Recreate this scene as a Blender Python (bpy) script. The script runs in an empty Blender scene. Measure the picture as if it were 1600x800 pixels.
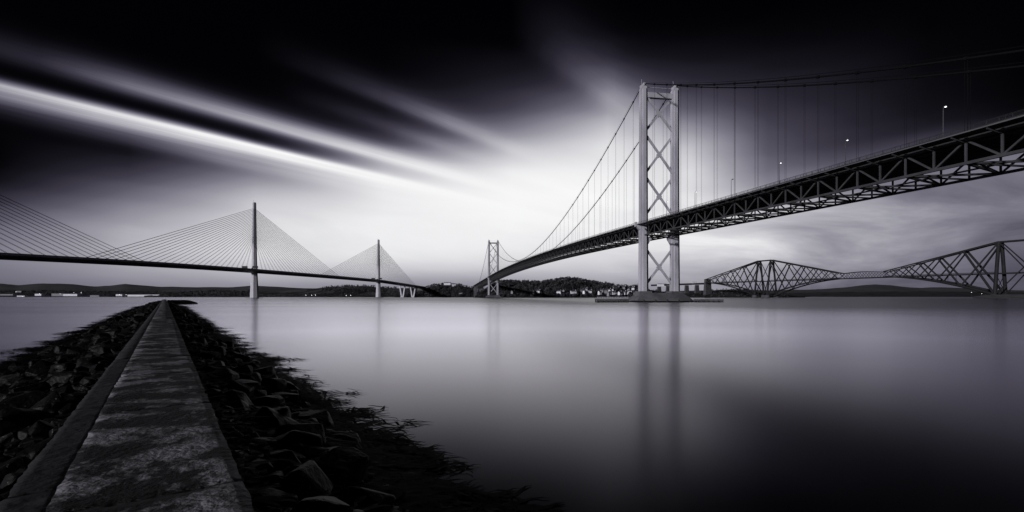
import bpy, bmesh, math, random
from mathutils import Vector, Matrix, noise

R = math.radians
random.seed(7)
scene = bpy.context.scene
COL = scene.collection

# ------------------------------------------------------------------ camera
# level camera with a shifted lens: verticals stay vertical, horizon below the middle
F_PX, HOR, CX, CAM_H = 786.0, 463.0, 800.0, 4.0       # measured on the 1600 x 800 photograph
cam_data = bpy.data.cameras.new('camera')
cam = bpy.data.objects.new('camera', cam_data)
COL.objects.link(cam)
cam.location = (0, 0, CAM_H)
cam.rotation_euler = (R(90), 0, 0)
cam_data.sensor_width = 36.0
cam_data.lens = F_PX / 1600 * 36.0
cam_data.shift_y = (HOR - 400) / 1600
cam_data.clip_start = 0.1
cam_data.clip_end = 60000
scene.camera = cam

# ------------------------------------------------------------------ exposure
vs = scene.view_settings
vs.view_transform = 'Standard'
vs.look = 'None'
vs.exposure = 0.0
vs.gamma = 1.0
vs.use_curve_mapping = False

SUN_EL, SUN_AZ = 13.0, 46.0      # sun behind the camera, slightly to its left

def s2l(c):
    return c / 12.92 if c <= 0.04045 else ((c + 0.055) / 1.055) ** 2.4


def build_sky():
    """monochrome long-exposure sky: dark zenith, bright bank low in the north,
    cloud streaks that run parallel over the firth (constant v on a flat cloud sheet)"""
    w = bpy.data.worlds.new('World')
    scene.world = w
    w.use_nodes = True
    nt = w.node_tree
    nt.nodes.clear()
    N, L = nt.nodes.new, nt.links.new

    def math_(op, a, b=None, clamp=False):
        n = N('ShaderNodeMath')
        n.operation = op
        n.use_clamp = clamp
        for i, v in enumerate((a, b)):
            if v is None:
                continue
            if isinstance(v, (int, float)):
                n.inputs[i].default_value = v
            else:
                L(v, n.inputs[i])
        return n.outputs[0]

    def maprange(v, a, b, c=0.0, d=1.0, kind='LINEAR'):
        n = N('ShaderNodeMapRange')
        n.interpolation_type = kind
        n.clamp = True
        L(v, n.inputs['Value'])
        n.inputs['From Min'].default_value = a
        n.inputs['From Max'].default_value = b
        n.inputs['To Min'].default_value = c
        n.inputs['To Max'].default_value = d
        return n.outputs['Result']

    tc = N('ShaderNodeTexCoord')
    sep = N('ShaderNodeSeparateXYZ')
    L(tc.outputs['Generated'], sep.inputs[0])
    dx, dy, dz = sep.outputs
    az = math_('ARCTAN2', dx, dy)
    el = math_('ARCSINE', dz)

    def el_of(x, y):
        X = (x - CX) / F_PX
        Z = (HOR - y) / F_PX
        return math.atan(Z / math.sqrt(1 + X * X))

    # soft brightness by bearing and elevation, photographic values read off the picture
    cols = [
        (-420, [(40, .003), (150, .02), (300, .12), (380, .3), (463, .24)]),
        (0,    [(20, .003), (200, .01), (262, .025), (295, .12), (320, .25), (350, .39), (380, .49), (410, .49), (440, .42), (463, .36)]),
        (200,  [(80, .003), (150, .01), (205, .02), (245, .09), (285, .3), (315, .47), (350, .62), (380, .69), (410, .66), (435, .55), (463, .44)]),
        (400,  [(80, .003), (150, .01), (200, .03), (230, .1), (258, .36), (295, .66), (335, .83), (380, .87), (410, .8), (440, .62), (463, .49)]),
        (600,  [(60, .003), (120, .02), (170, .06), (205, .13), (230, .32), (252, .6), (280, .82), (320, .92), (380, .93), (410, .87), (430, .71), (445, .56), (463, .5)]),
        (800,  [(40, .003), (80, .03), (140, .15), (180, .32), (220, .62), (260, .88), (300, .98), (350, .97), (390, .92), (420, .79), (440, .6), (463, .52)]),
        (950,  [(20, .003), (60, .03), (100, .12), (140, .34), (180, .63), (220, .86), (260, .95), (320, .96), (380, .9), (410, .82), (440, .64), (463, .55)]),
        (1080, [(20, .003), (60, .03), (100, .1), (140, .22), (180, .42), (220, .68), (260, .84), (300, .87), (360, .88), (400, .83), (430, .66), (463, .52)]),
        (1200, [(20, .003), (80, .05), (120, .12), (180, .23), (240, .35), (270, .44), (300, .6), (330, .71), (370, .81), (400, .77), (440, .57), (463, .46)]),
        (1320, [(10, .003), (60, .03), (100, .07), (150, .12), (200, .17), (230, .22), (260, .38), (300, .53), (340, .62), (385, .68), (420, .56), (445, .42), (463, .38)]),
        (1450, [(10, .003), (60, .012), (120, .035), (180, .07), (205, .14), (230, .32), (270, .47), (320, .52), (360, .53), (390, .48), (430, .4), (463, .35)]),
        (1600, [(40, .003), (150, .01), (175, .05), (200, .2), (225, .36), (260, .44), (300, .46), (340, .44), (400, .36), (463, .3)]),
        (2300, [(40, .003), (150, .02), (300, .12), (380, .25), (463, .22)]),
    ]
    # a slow, streaky wobble so that no contour of the bank is perfectly smooth
    dzc = math_('MAXIMUM', dz, 0.012)
    px = math_('DIVIDE', dx, dzc)
    py = math_('DIVIDE', dy, dzc)
    ca, sa = 0.805, 0.593
    vv = math_('SUBTRACT', math_('MULTIPLY', px, ca), math_('MULTIPLY', py, sa))
    uu = math_('ADD', math_('MULTIPLY', px, sa), math_('MULTIPLY', py, ca))
    comb = N('ShaderNodeCombineXYZ')
    L(math_('MULTIPLY', uu, 0.22), comb.inputs[0])
    L(math_('MULTIPLY', vv, 1.1), comb.inputs[1])
    n1 = N('ShaderNodeTexNoise')
    L(comb.outputs[0], n1.inputs['Vector'])
    n1.inputs['Scale'].default_value = 1.0
    n1.inputs['Detail'].default_value = 3.0
    n1.inputs['Roughness'].default_value = 0.5
    wob = math_('MULTIPLY', math_('SUBTRACT', n1.outputs['Fac'], 0.5), maprange(el, 0.10, 0.30, 0.0, 1.0, 'SMOOTHSTEP'))
    # softer cloud wisps low over the water
    comb2 = N('ShaderNodeCombineXYZ')
    L(math_('ADD', math_('MULTIPLY', az, 3.2), math_('MULTIPLY', el, 5.0)), comb2.inputs[0])
    L(math_('MULTIPLY', el, 11.0), comb2.inputs[1])
    n2 = N('ShaderNodeTexNoise')
    L(comb2.outputs[0], n2.inputs['Vector'])
    n2.inputs['Scale'].default_value = 1.35
    n2.inputs['Detail'].default_value = 6.0
    n2.inputs['Roughness'].default_value = 0.55
    n2.inputs['Distortion'].default_value = 0.6
    wisp = math_('SUBTRACT', n2.outputs['Fac'], 0.5)

    EMAX = 0.62
    eln = math_('DIVIDE', math_('ADD', el, math_('MULTIPLY', wob, 0.035)), EMAX)
    res = None
    prev_az = None
    for x, stops in cols:
        a = math.atan((x - CX) / F_PX)
        cr = N('ShaderNodeValToRGB')
        cr.color_ramp.interpolation = 'EASE' if False else 'LINEAR'
        pts = sorted((max(0.0, el_of(x, y) / EMAX), d) for y, d in stops)
        els = cr.color_ramp.elements
        while len(els) < len(pts):
            els.new(0.5)
        for e_, (p, d) in zip(els, pts):
            e_.position = min(p, 1.0)
            e_.color = (d, d, d, 1)
        cr.color_ramp.interpolation = 'CARDINAL'
        L(eln, cr.inputs['Fac'])
        bw = cr.outputs['Color']
        if res is None:
            res = bw
        else:
            m = N('ShaderNodeMix')
            m.data_type = 'RGBA'
            L(maprange(az, prev_az, a), m.inputs['Factor'])
            L(res, m.inputs[6])
            L(bw, m.inputs[7])
            res = m.outputs[2]
        prev_az = a
    base = N('ShaderNodeRGBToBW')
    L(res, base.inputs[0])
    base = math_('MAXIMUM', base.outputs[0], 0.0)
    base = math_('MULTIPLY', base, math_('ADD', 1.0, math_('MULTIPLY', wob, 0.28)))
    # wisps act mostly to the right, under the clouds there
    base = math_('MULTIPLY', base, math_('ADD', 1.0, math_('MULTIPLY', wisp, math_('MULTIPLY', maprange(az, 0.15, 0.6, 0.12, 1.2), maprange(el, 0.13, 0.21, 1.0, 0.15)))))

    # fine feathering along the streaks
    comb3 = N('ShaderNodeCombineXYZ')
    L(math_('MULTIPLY', uu, 0.35), comb3.inputs[0])
    L(math_('MULTIPLY', vv, 9.0), comb3.inputs[1])
    n3 = N('ShaderNodeTexNoise')
    L(comb3.outputs[0], n3.inputs['Vector'])
    n3.inputs['Scale'].default_value = 1.0
    n3.inputs['Detail'].default_value = 5.0
    n3.inputs['Roughness'].default_value = 0.55
    feather = math_('ADD', 1.0, math_('MULTIPLY', math_('SUBTRACT', n3.outputs['Fac'], 0.5), 0.55))

    def streak(v0, w_lo, w_hi, a_pts, wander=0.06):
        # asymmetric bell across the streak, amplitude varying along it by bearing
        d = math_('SUBTRACT', math_('ADD', vv, math_('MULTIPLY', wob, wander)), v0)
        lo = math_('DIVIDE', math_('MINIMUM', d, 0.0), w_lo)
        hi = math_('DIVIDE', math_('MAXIMUM', d, 0.0), w_hi)
        q = math_('ADD', math_('MULTIPLY', lo, lo), math_('MULTIPLY', hi, hi))
        g = math_('EXPONENT', math_('MULTIPLY', q, -1.0))
        cr = N('ShaderNodeValToRGB')
        els = cr.color_ramp.elements
        a0, a1 = math.atan((a_pts[0][0] - CX) / F_PX), math.atan((a_pts[-1][0] - CX) / F_PX)
        while len(els) < len(a_pts):
            els.new(0.5)
        for e_, (x, d_) in zip(els, a_pts):
            e_.position = (math.atan((x - CX) / F_PX) - a0) / (a1 - a0)
            e_.color = (d_, d_, d_, 1)
        L(maprange(az, a0, a1), cr.inputs['Fac'])
        b = N('ShaderNodeRGBToBW')
        L(cr.outputs[0], b.inputs[0])
        return math_('MULTIPLY', math_('MULTIPLY', g, b.outputs[0]), feather)

    inv = math_('SUBTRACT', 1.0, base, True)
    for args in [
        (-3.37, .32, .105, [(-700, .1), (-200, .4), (0, .62), (150, .82), (300, .94), (450, .97), (600, .92), (750, .7), (900, .4), (1000, 0)]),
        (-3.86, .2, .28, [(-300, .0), (0, .03), (200, .15), (350, .3), (520, .22), (650, 0)]),
        (-2.88, .13, .19, [(-500, .0), (-100, .08), (60, .16), (200, .42), (400, .66), (560, .76), (750, .66), (900, .3), (1000, 0)]),
        (-2.02, .08, .15, [(400, .0), (500, .06), (600, .18), (700, .34), (760, .3), (850, .1), (900, 0)]),
        (-2.35, .10, .12, [(440, .0), (520, .05), (600, .12), (680, .15), (800, 0)]),
        (-1.09, .10, .17, [(800, .0), (840, .06), (890, .16), (960, .27), (1010, .2), (1060, 0)]),
    ]:
        s = streak(*args)
        inv = math_('MULTIPLY', inv, math_('SUBTRACT', 1.0, s, True))
    D = math_('SUBTRACT', 1.0, inv, True)

    tone = N('ShaderNodeValToRGB')
    els = tone.color_ramp.elements
    pts = [(0, (0, 0, 2)), (.03, (7, 6, 10)), (.08, (20, 19, 26)), (.15, (37, 35, 45)), (.25, (63, 60, 73)), (.36, (91, 88, 102)),
           (.48, (122, 120, 133)), (.6, (153, 152, 162)), (.72, (184, 183, 191)), (.84, (214, 214, 218)), (.93, (236, 236, 238)), (1, (249, 249, 249))]
    while len(els) < len(pts):
        els.new(0.5)
    for e_, (p, c) in zip(els, pts):
        e_.position = p
        e_.color = tuple(s2l(k / 255) for k in c) + (1,)
    L(D, tone.inputs['Fac'])

    sky = N('ShaderNodeTexSky')
    sky.sky_type = 'NISHITA'
    sky.sun_disc = False
    sky.sun_elevation = R(SUN_EL)
    sky.sun_rotation = R(180 + SUN_AZ)
    grey = N('ShaderNodeRGBToBW')
    L(sky.outputs[0], grey.inputs[0])
    bg1 = N('ShaderNodeBackground')
    L(tone.outputs[0], bg1.inputs[0])
    bg1.inputs[1].default_value = 1.0
    bg2 = N('ShaderNodeBackground')          # a trace of clear sky behind the dark filter
    L(grey.outputs[0], bg2.inputs[0])
    bg2.inputs[1].default_value = 0.0002
    add = N('ShaderNodeAddShader')
    L(bg1.outputs[0], add.inputs[0])
    L(bg2.outputs[0], add.inputs[1])
    out = N('ShaderNodeOutputWorld')
    L(add.outputs[0], out.inputs[0])


build_sky()

sun_data = bpy.data.lights.new('sun', 'SUN')
sun_data.energy = 3.0
sun_data.angle = R(3)
sun_data.color = (1.0, 0.985, 1.0)
sun = bpy.data.objects.new('sun', sun_data)
COL.objects.link(sun)
sd = Vector((math.sin(R(SUN_AZ)) * math.cos(R(SUN_EL)), math.cos(R(SUN_AZ)) * math.cos(R(SUN_EL)), -math.sin(R(SUN_EL))))
sun.rotation_euler = sd.to_track_quat('-Z', 'Y').to_euler()
sun.location = (-200, -400, 300)

# ------------------------------------------------------------------ materials
def material(name, g, rough=0.7, var=0.25, scale=1.0, bump=0.0, bump_scale=None, spec=0.4, detail=5.0, stain=None, stretch=None, specks=None):
    """grey with a trace of violet; noise varies it, stain = (grey, scale, threshold, softness)"""
    m = bpy.data.materials.new(name)
    m.use_nodes = True
    nt = m.node_tree
    b = nt.nodes['Principled BSDF']
    N, L = nt.nodes.new, nt.links.new
    tc = N('ShaderNodeNewGeometry')
    vec = tc.outputs['Position']
    if stretch:
        mp = N('ShaderNodeMapping')
        mp.inputs['Scale'].default_value = stretch
        L(vec, mp.inputs['Vector'])
        vec = mp.outputs[0]
    n = N('ShaderNodeTexNoise')
    L(vec, n.inputs['Vector'])
    n.inputs['Scale'].default_value = scale
    n.inputs['Detail'].default_value = detail
    n.inputs['Roughness'].default_value = 0.6
    cr = N('ShaderNodeValToRGB')
    lo, hi = g * (1 - var), g * (1 + var)
    cr.color_ramp.elements[0].position = 0.3
    cr.color_ramp.elements[1].position = 0.7
    for e_, k in zip(cr.color_ramp.elements, (lo, hi)):
        e_.color = (k * .98, k * .955, k * 1.09, 1)
    L(n.outputs['Fac'], cr.inputs['Fac'])
    col = cr.outputs[0]
    if stain:
        sg, ssc, th, soft = stain
        n2 = N('ShaderNodeTexNoise')
        L(vec, n2.inputs['Vector'])
        n2.inputs['Scale'].default_value = ssc
        n2.inputs['Detail'].default_value = 6
        n2.inputs['Roughness'].default_value = 0.68
        mr = N('ShaderNodeMapRange')
        L(n2.outputs['Fac'], mr.inputs['Value'])
        mr.inputs['From Min'].default_value = th - soft
        mr.inputs['From Max'].default_value = th + soft
        mx = N('ShaderNodeMix')
        mx.data_type = 'RGBA'
        L(mr.outputs[0], mx.inputs['Factor'])
        L(col, mx.inputs[6])
        mx.inputs[7].default_value = (sg * .98, sg * .955, sg * 1.09, 1)
        col = mx.outputs[2]
    if specks:                       # barnacles, plus wet glints painted into the colour as pale flecks
        sg, ssc, th = specks
        n3 = N('ShaderNodeTexNoise')
        L(vec, n3.inputs['Vector'])
        n3.inputs['Scale'].default_value = ssc
        n3.inputs['Detail'].default_value = 3
        mr3 = N('ShaderNodeMapRange')
        L(n3.outputs['Fac'], mr3.inputs['Value'])
        mr3.inputs['From Min'].default_value = th
        mr3.inputs['From Max'].default_value = th + .05
        mx3 = N('ShaderNodeMix')
        mx3.data_type = 'RGBA'
        L(mr3.outputs[0], mx3.inputs['Factor'])
        L(col, mx3.inputs[6])
        mx3.inputs[7].default_value = (sg * .98, sg * .955, sg * 1.09, 1)
        col = mx3.outputs[2]
    L(col, b.inputs['Base Color'])
    b.inputs['Roughness'].default_value = rough
    b.inputs['Specular IOR Level'].default_value = spec
    if bump:
        bn = N('ShaderNodeTexNoise')
        L(vec, bn.inputs['Vector'])
        bn.inputs['Scale'].default_value = bump_scale or scale * 4
        bn.inputs['Detail'].default_value = 6
        bp = N('ShaderNodeBump')
        bp.inputs['Strength'].default_value = bump
        bp.inputs['Distance'].default_value = 0.05
        L(bn.outputs['Fac'], bp.inputs['Height'])
        L(bp.outputs[0], b.inputs['Normal'])
    return m


def lamp_material(name, strength):
    m = bpy.data.materials.new(name)
    m.use_nodes = True
    b = m.node_tree.nodes['Principled BSDF']
    b.inputs['Base Color'].default_value = (.8, .8, .8, 1)
    b.inputs['Emission Color'].default_value = (1, 1, 1, 1)
    b.inputs['Emission Strength'].default_value = strength
    return m


M = {
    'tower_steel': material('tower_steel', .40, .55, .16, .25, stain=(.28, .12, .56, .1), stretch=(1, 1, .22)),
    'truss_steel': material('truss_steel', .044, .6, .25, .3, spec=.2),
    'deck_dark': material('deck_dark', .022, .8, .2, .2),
    'edge_steel': material('edge_steel', .09, .6, .15, .2),
    'rail_steel': material('rail_steel', .045, .6, .1, .2),
    'cable': material('cable', .006, .8, .1, .3, spec=.03),
    'hanger': material('hanger', .006, .8, .1, .3, spec=.03),
    'concrete_pier': material('concrete_pier', .10, .85, .25, .15, stain=(.05, .06, .52, .08)),
    'tower_concrete': material('tower_concrete', .46, .8, .10, .05, stretch=(1, 1, .2)),
    'stay': material('stay', .10, .5, .05, .1),
    'stay_deck': material('stay_deck', .085, .6, .15, .05),
    'wind_shield': material('wind_shield', .38, .5, .2, .1),
    'rail_bridge': material('rail_bridge', .015, .7, .2, .06, spec=.12),
    'stone_pier': material('stone_pier', .05, .85, .25, .1),
    'hill_far': material('hill_far', .055, .95, .35, .0012, spec=.1),
    'hill_field': material('hill_field', .06, .95, .5, .004, spec=.1, stain=(.015, .006, .5, .03)),
    'hill_wood': material('hill_wood', .024, .95, .5, .01, spec=.1),
    'foliage': material('foliage', .05, .9, .7, .05, spec=.1),
    'shore': material('shore', .16, .9, .4, .02, spec=.1),
    'house_white': material('house_white', .65, .8, .08, .1),
    'house_grey': material('house_grey', .2, .8, .15, .1),
    'roof_slate': material('roof_slate', .07, .7, .2, .2),
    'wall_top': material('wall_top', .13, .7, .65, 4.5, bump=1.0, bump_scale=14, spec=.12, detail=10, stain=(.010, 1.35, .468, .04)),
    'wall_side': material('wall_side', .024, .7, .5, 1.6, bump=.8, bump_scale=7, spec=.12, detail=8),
    'stone': material('stone', .0065, .55, .6, 1.1, bump=.9, bump_scale=6, spec=.08, detail=8, stain=(.002, .5, .45, .06), specks=(.12, 16, .68)),
    'mound': material('mound', .004, .6, .5, 1.5, bump=1.0, bump_scale=5, spec=.05, specks=(.1, 9, .68)),
    'seaweed': material('seaweed', .004, .7, .4, 3.0, spec=.02),
    'lamp': lamp_material('lamp', 2.2),
    'lamp_small': lamp_material('lamp_small', 5.0),
}


def water_material():
    m = bpy.data.materials.new('water')
    m.use_nodes = True
    nt = m.node_tree
    b = nt.nodes['Principled BSDF']
    N, L = nt.nodes.new, nt.links.new
    b.inputs['Base Color'].default_value = (.006, .006, .008, 1)
    b.inputs['IOR'].default_value = 1.333
    g = N('ShaderNodeNewGeometry')
    mp = N('ShaderNodeMapping')
    mp.inputs['Scale'].default_value = (.006, .02, 1)
    L(g.outputs['Position'], mp.inputs[0])
    n = N('ShaderNodeTexNoise')
    n.inputs['Scale'].default_value = 1.0
    n.inputs['Detail'].default_value = 4
    L(mp.outputs[0], n.inputs['Vector'])
    mr = N('ShaderNodeMapRange')
    mr.inputs['From Min'].default_value = .3
    mr.inputs['From Max'].default_value = .7
    mr.inputs['To Min'].default_value = .16
    mr.inputs['To Max'].default_value = .22
    L(n.outputs['Fac'], mr.inputs['Value'])
    L(mr.outputs[0], b.inputs['Roughness'])
    # calm water: a soft mirror
    gl = N('ShaderNodeBsdfGlossy')
    gl.inputs['Color'].default_value = (.95, .93, 1.0, 1)
    L(mr.outputs[0], gl.inputs['Roughness'])
    fr = N('ShaderNodeFresnel')
    fr.inputs['IOR'].default_value = 1.36
    deep = N('ShaderNodeBsdfDiffuse')
    deep.inputs['Color'].default_value = (.004, .004, .006, 1)
    calm = N('ShaderNodeMixShader')
    fp = N('ShaderNodeMath')
    fp.operation = 'POWER'
    L(fr.outputs[0], fp.inputs[0])
    fp.inputs[1].default_value = 1.8
    fm = N('ShaderNodeMath')
    fm.operation = 'MULTIPLY'
    fm.use_clamp = True
    L(fp.outputs[0], fm.inputs[0])
    fm.inputs[1].default_value = 2.0
    L(fm.outputs[0], calm.inputs[0])
    L(deep.outputs[0], calm.inputs[1])
    L(gl.outputs[0], calm.inputs[2])
    # wind-ruffled water further out, beyond a ragged line
    for lk in list(b.inputs['Roughness'].links):
        nt.links.remove(lk)
    b.inputs['Roughness'].default_value = .36
    b.inputs['Specular Tint'].default_value = (.96, .93, 1.0, 1)
    sep = N('ShaderNodeSeparateXYZ')
    L(g.outputs['Position'], sep.inputs[0])
    mp2 = N('ShaderNodeMapping')
    mp2.inputs['Scale'].default_value = (.009, .02, 1)
    L(g.outputs['Position'], mp2.inputs[0])
    n2 = N('ShaderNodeTexNoise')
    n2.inputs['Scale'].default_value = 1.0
    n2.inputs['Detail'].default_value = 3
    L(mp2.outputs[0], n2.inputs['Vector'])

    def mth(op, a_, b_):
        q = N('ShaderNodeMath')
        q.operation = op
        for k_, v_ in enumerate((a_, b_)):
            if isinstance(v_, (int, float)):
                q.inputs[k_].default_value = v_
            else:
                L(v_, q.inputs[k_])
        return q.outputs[0]
    line = mth('MAXIMUM', mth('SUBTRACT', 150.0, mth('MULTIPLY', sep.outputs[0], .85)), 75.0)
    ratio = mth('ADD', mth('DIVIDE', sep.outputs[1], line), mth('MULTIPLY', mth('SUBTRACT', n2.outputs['Fac'], .5), .7))
    rf = N('ShaderNodeMapRange')
    rf.interpolation_type = 'SMOOTHSTEP'
    rf.inputs['From Min'].default_value = .45
    rf.inputs['From Max'].default_value = 2.6
    rf.inputs['To Max'].default_value = .85
    L(ratio, rf.inputs['Value'])
    mx = N('ShaderNodeMixShader')
    L(rf.outputs[0], mx.inputs[0])
    L(calm.outputs[0], mx.inputs[1])
    L(b.outputs[0], mx.inputs[2])
    L(mx.outputs[0], nt.nodes['Material Output'].inputs['Surface'])
    return m


M['water'] = water_material()

# ------------------------------------------------------------------ mesh helpers
def basis(p0, p1, up=Vector((0, 0, 1))):
    d = (p1 - p0)
    ln = d.length
    z = d / ln
    if abs(z.dot(up)) > 0.995:
        up = Vector((0, 1, 0))
    x = up.cross(z).normalized()
    y = z.cross(x)
    return x, y, z, ln


class MB:
    def __init__(self):
        self.v, self.f = [], []

    def add(self, vs, fs):
        o = len(self.v)
        self.v += [tuple(p) for p in vs]
        self.f += [tuple(i + o for i in q) for q in fs]

    def box(self, c, sx, sy, sz, x=Vector((1, 0, 0)), y=Vector((0, 1, 0))):
        z = Vector((0, 0, 1))
        c = Vector(c)
        vs = [c + x * (i * sx / 2) + y * (j * sy / 2) + z * (k * sz / 2) for k in (-1, 1) for j in (-1, 1) for i in (-1, 1)]
        self.add(vs, [(0, 2, 3, 1), (4, 5, 7, 6), (0, 1, 5, 4), (2, 6, 7, 3), (0, 4, 6, 2), (1, 3, 7, 5)])

    def beam(self, p0, p1, w, h, up=Vector((0, 0, 1)), w1=None, h1=None):
        p0, p1 = Vector(p0), Vector(p1)
        x, y, z, ln = basis(p0, p1, up)
        w1 = w if w1 is None else w1
        h1 = h if h1 is None else h1
        vs = []
        for p, a, b in ((p0, w, h), (p1, w1, h1)):
            vs += [p - x * a / 2 - y * b / 2, p + x * a / 2 - y * b / 2, p + x * a / 2 + y * b / 2, p - x * a / 2 + y * b / 2]
        self.add(vs, [(3, 2, 1, 0), (4, 5, 6, 7), (0, 1, 5, 4), (1, 2, 6, 5), (2, 3, 7, 6), (3, 0, 4, 7)])

    def tube(self, pts, r, n=6, r1=None):
        pts = [Vector(p) for p in pts]
        r1 = r if r1 is None else r1
        vs, fs = [], []
        for i, p in enumerate(pts):
            a = pts[max(0, i - 1)]
            b = pts[min(len(pts) - 1, i + 1)]
            x, y, z, ln = basis(a, b)
            rr = r + (r1 - r) * i / max(1, len(pts) - 1)
            for k in range(n):
                t = 2 * math.pi * k / n
                vs.append(p + x * (rr * math.cos(t)) + y * (rr * math.sin(t)))
        for i in range(len(pts) - 1):
            for k in range(n):
                a = i * n + k
                b = i * n + (k + 1) % n
                fs.append((a, b, b + n, a + n))
        fs.append(tuple(reversed(range(n))))
        fs.append(tuple(range((len(pts) - 1) * n, len(pts) * n)))
        self.add(vs, fs)

    def sweep(self, rings, close=True):
        n = len(rings[0])
        vs = [p for r in rings for p in r]
        fs = []
        for i in range(len(rings) - 1):
            for k in range(n):
                a = i * n + k
                b = i * n + (k + 1) % n
                fs.append((a, b, b + n, a + n))
        fs.append(tuple(reversed(range(n))))
        fs.append(tuple(range((len(rings) - 1) * n, len(rings) * n)))
        self.add(vs, fs)

    def mesh(self, name, mat, smooth=False):
        me = bpy.data.meshes.new(name)
        me.from_pydata(self.v, [], self.f)
        me.materials.append(M[mat] if isinstance(mat, str) else mat)
        if smooth:
            for p in me.polygons:
                p.use_smooth = True
        me.update()
        return me

    def build(self, name, mat, parent=None, smooth=False):
        me = self.mesh(name, mat, smooth)
        bm = bmesh.new()
        bm.from_mesh(me)
        bmesh.ops.recalc_face_normals(bm, faces=bm.faces)
        bm.to_mesh(me)
        bm.free()
        o = bpy.data.objects.new(name, me)
        return link(o, parent)


WORLD = {}


def link(o, parent=None, mat=None):
    COL.objects.link(o)
    if mat is not None:
        o.matrix_basis = mat
    if parent is not None:
        o.parent = parent
        o.matrix_parent_inverse = WORLD.get(parent.name, Matrix.Identity(4)).inverted()
    return o


def thing(name, label, cat, loc=(0, 0, 0), group=None):
    o = bpy.data.objects.new(name, None)
    COL.objects.link(o)
    o.location = loc
    o.empty_display_size = 1.0
    WORLD[o.name] = Matrix.Translation(Vector(loc))
    return tag(o, label, cat, group)


def tag(o, label, cat=None, group=None, kind=None):
    o['label'] = label
    if cat:
        o['category'] = cat
    if group:
        o['group'] = group
    if kind:
        o['kind'] = kind
    return o


def structure(o, label=None):
    o['kind'] = 'structure'
    if label:
        o['label'] = label
    return o


UNIT = {}


def unit_mesh(kind, mat):
    k = (kind, mat)
    if k not in UNIT:
        b = MB()
        if kind == 'box':
            b.beam((0, 0, 0), (0, 0, 1), 1, 1, Vector((0, 1, 0)))
        elif kind == 'tube':
            b.tube([(0, 0, 0), (0, 0, 1)], 1, 8)
        elif kind == 'pair':
            b.tube([(-.38, 0, 0), (-.38, 0, 1)], .042, 5)
            b.tube([(.38, 0, 0), (.38, 0, 1)], .042, 5)
        UNIT[k] = b.mesh('unit_' + kind, mat)
    return UNIT[k]


def member(name, kind, mat, p0, p1, w, h, parent, up=Vector((0, 0, 1))):
    """one straight member as its own object, sharing a unit mesh"""
    p0, p1 = Vector(p0), Vector(p1)
    x, y, z, ln = basis(p0, p1, up)
    mtx = Matrix(((x.x * w, y.x * h, z.x * ln, p0.x), (x.y * w, y.y * h, z.y * ln, p0.y), (x.z * w, y.z * h, z.z * ln, p0.z), (0, 0, 0, 1)))
    return link(bpy.data.objects.new(name, unit_mesh(kind, mat)), parent, mtx)


def smooth01(t):
    t = max(0.0, min(1.0, t))
    return t * t * (3 - 2 * t)


def lerp_table(tab, x):
    if x <= tab[0][0]:
        return tab[0][1:]
    for a, b in zip(tab, tab[1:]):
        if x <= b[0]:
            t = (x - a[0]) / (b[0] - a[0])
            return tuple(p + (q - p) * t for p, q in zip(a[1:], b[1:]))
    return tab[-1][1:]


# ------------------------------------------------------------------ water
wb = MB()
wb.add([(-30000, -300, 0), (30000, -300, 0), (30000, 40000, 0), (-30000, 40000, 0)], [(0, 1, 2, 3)])
structure(wb.build('water', 'water'), 'smooth grey water of the wide firth')

# ------------------------------------------------------------------ hills and shores
def terrain(name, label, tab, x0, x1, dx, mat, rough=2.0, seed=0, rows=14, nscale=120.0, front=None):
    """tab rows: bearing (photo column), skyline row, distance of the waterline, distance of the ridge"""
    rings, f, v = [], [], []
    cols = int((x1 - x0) / dx) + 1
    for i in range(cols):
        x = x0 + i * dx
        ytop, zc, zr = lerp_table(tab, x)
        h = (HOR - ytop) / F_PX * zr + CAM_H
        k = (x - CX) / F_PX
        for j in range(rows + 5):
            if j <= rows:
                t = j / rows
                z = zc + (zr - zc) * t
                hh = h * smooth01(t ** .85) if h > 0 else h
                hh = max(hh, 1.2 * t * 8 if t < .1 else 1.0)
            else:
                t2 = (j - rows) / 4
                z = zr + (zr - zc) * .9 * t2
                hh = h * (1 - smooth01(t2)) - 3 * t2
            X = k * z
            nn = noise.fractal(Vector((X / nscale, z / nscale, seed)), 1.0, 2.0, 4)
            hh += rough * nn * min(1.0, j / 3)
            if j == 0:
                hh = -1.5
            v.append((X, z, hh))
    nr = rows + 5
    for i in range(cols - 1):
        for j in range(nr - 1):
            a = i * nr + j
            f.append((a, a + nr, a + nr + 1, a + 1))
    b = MB()
    b.add(v, f)
    o = b.build(name, mat, smooth=True)
    structure(o, label)
    return tab


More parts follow.
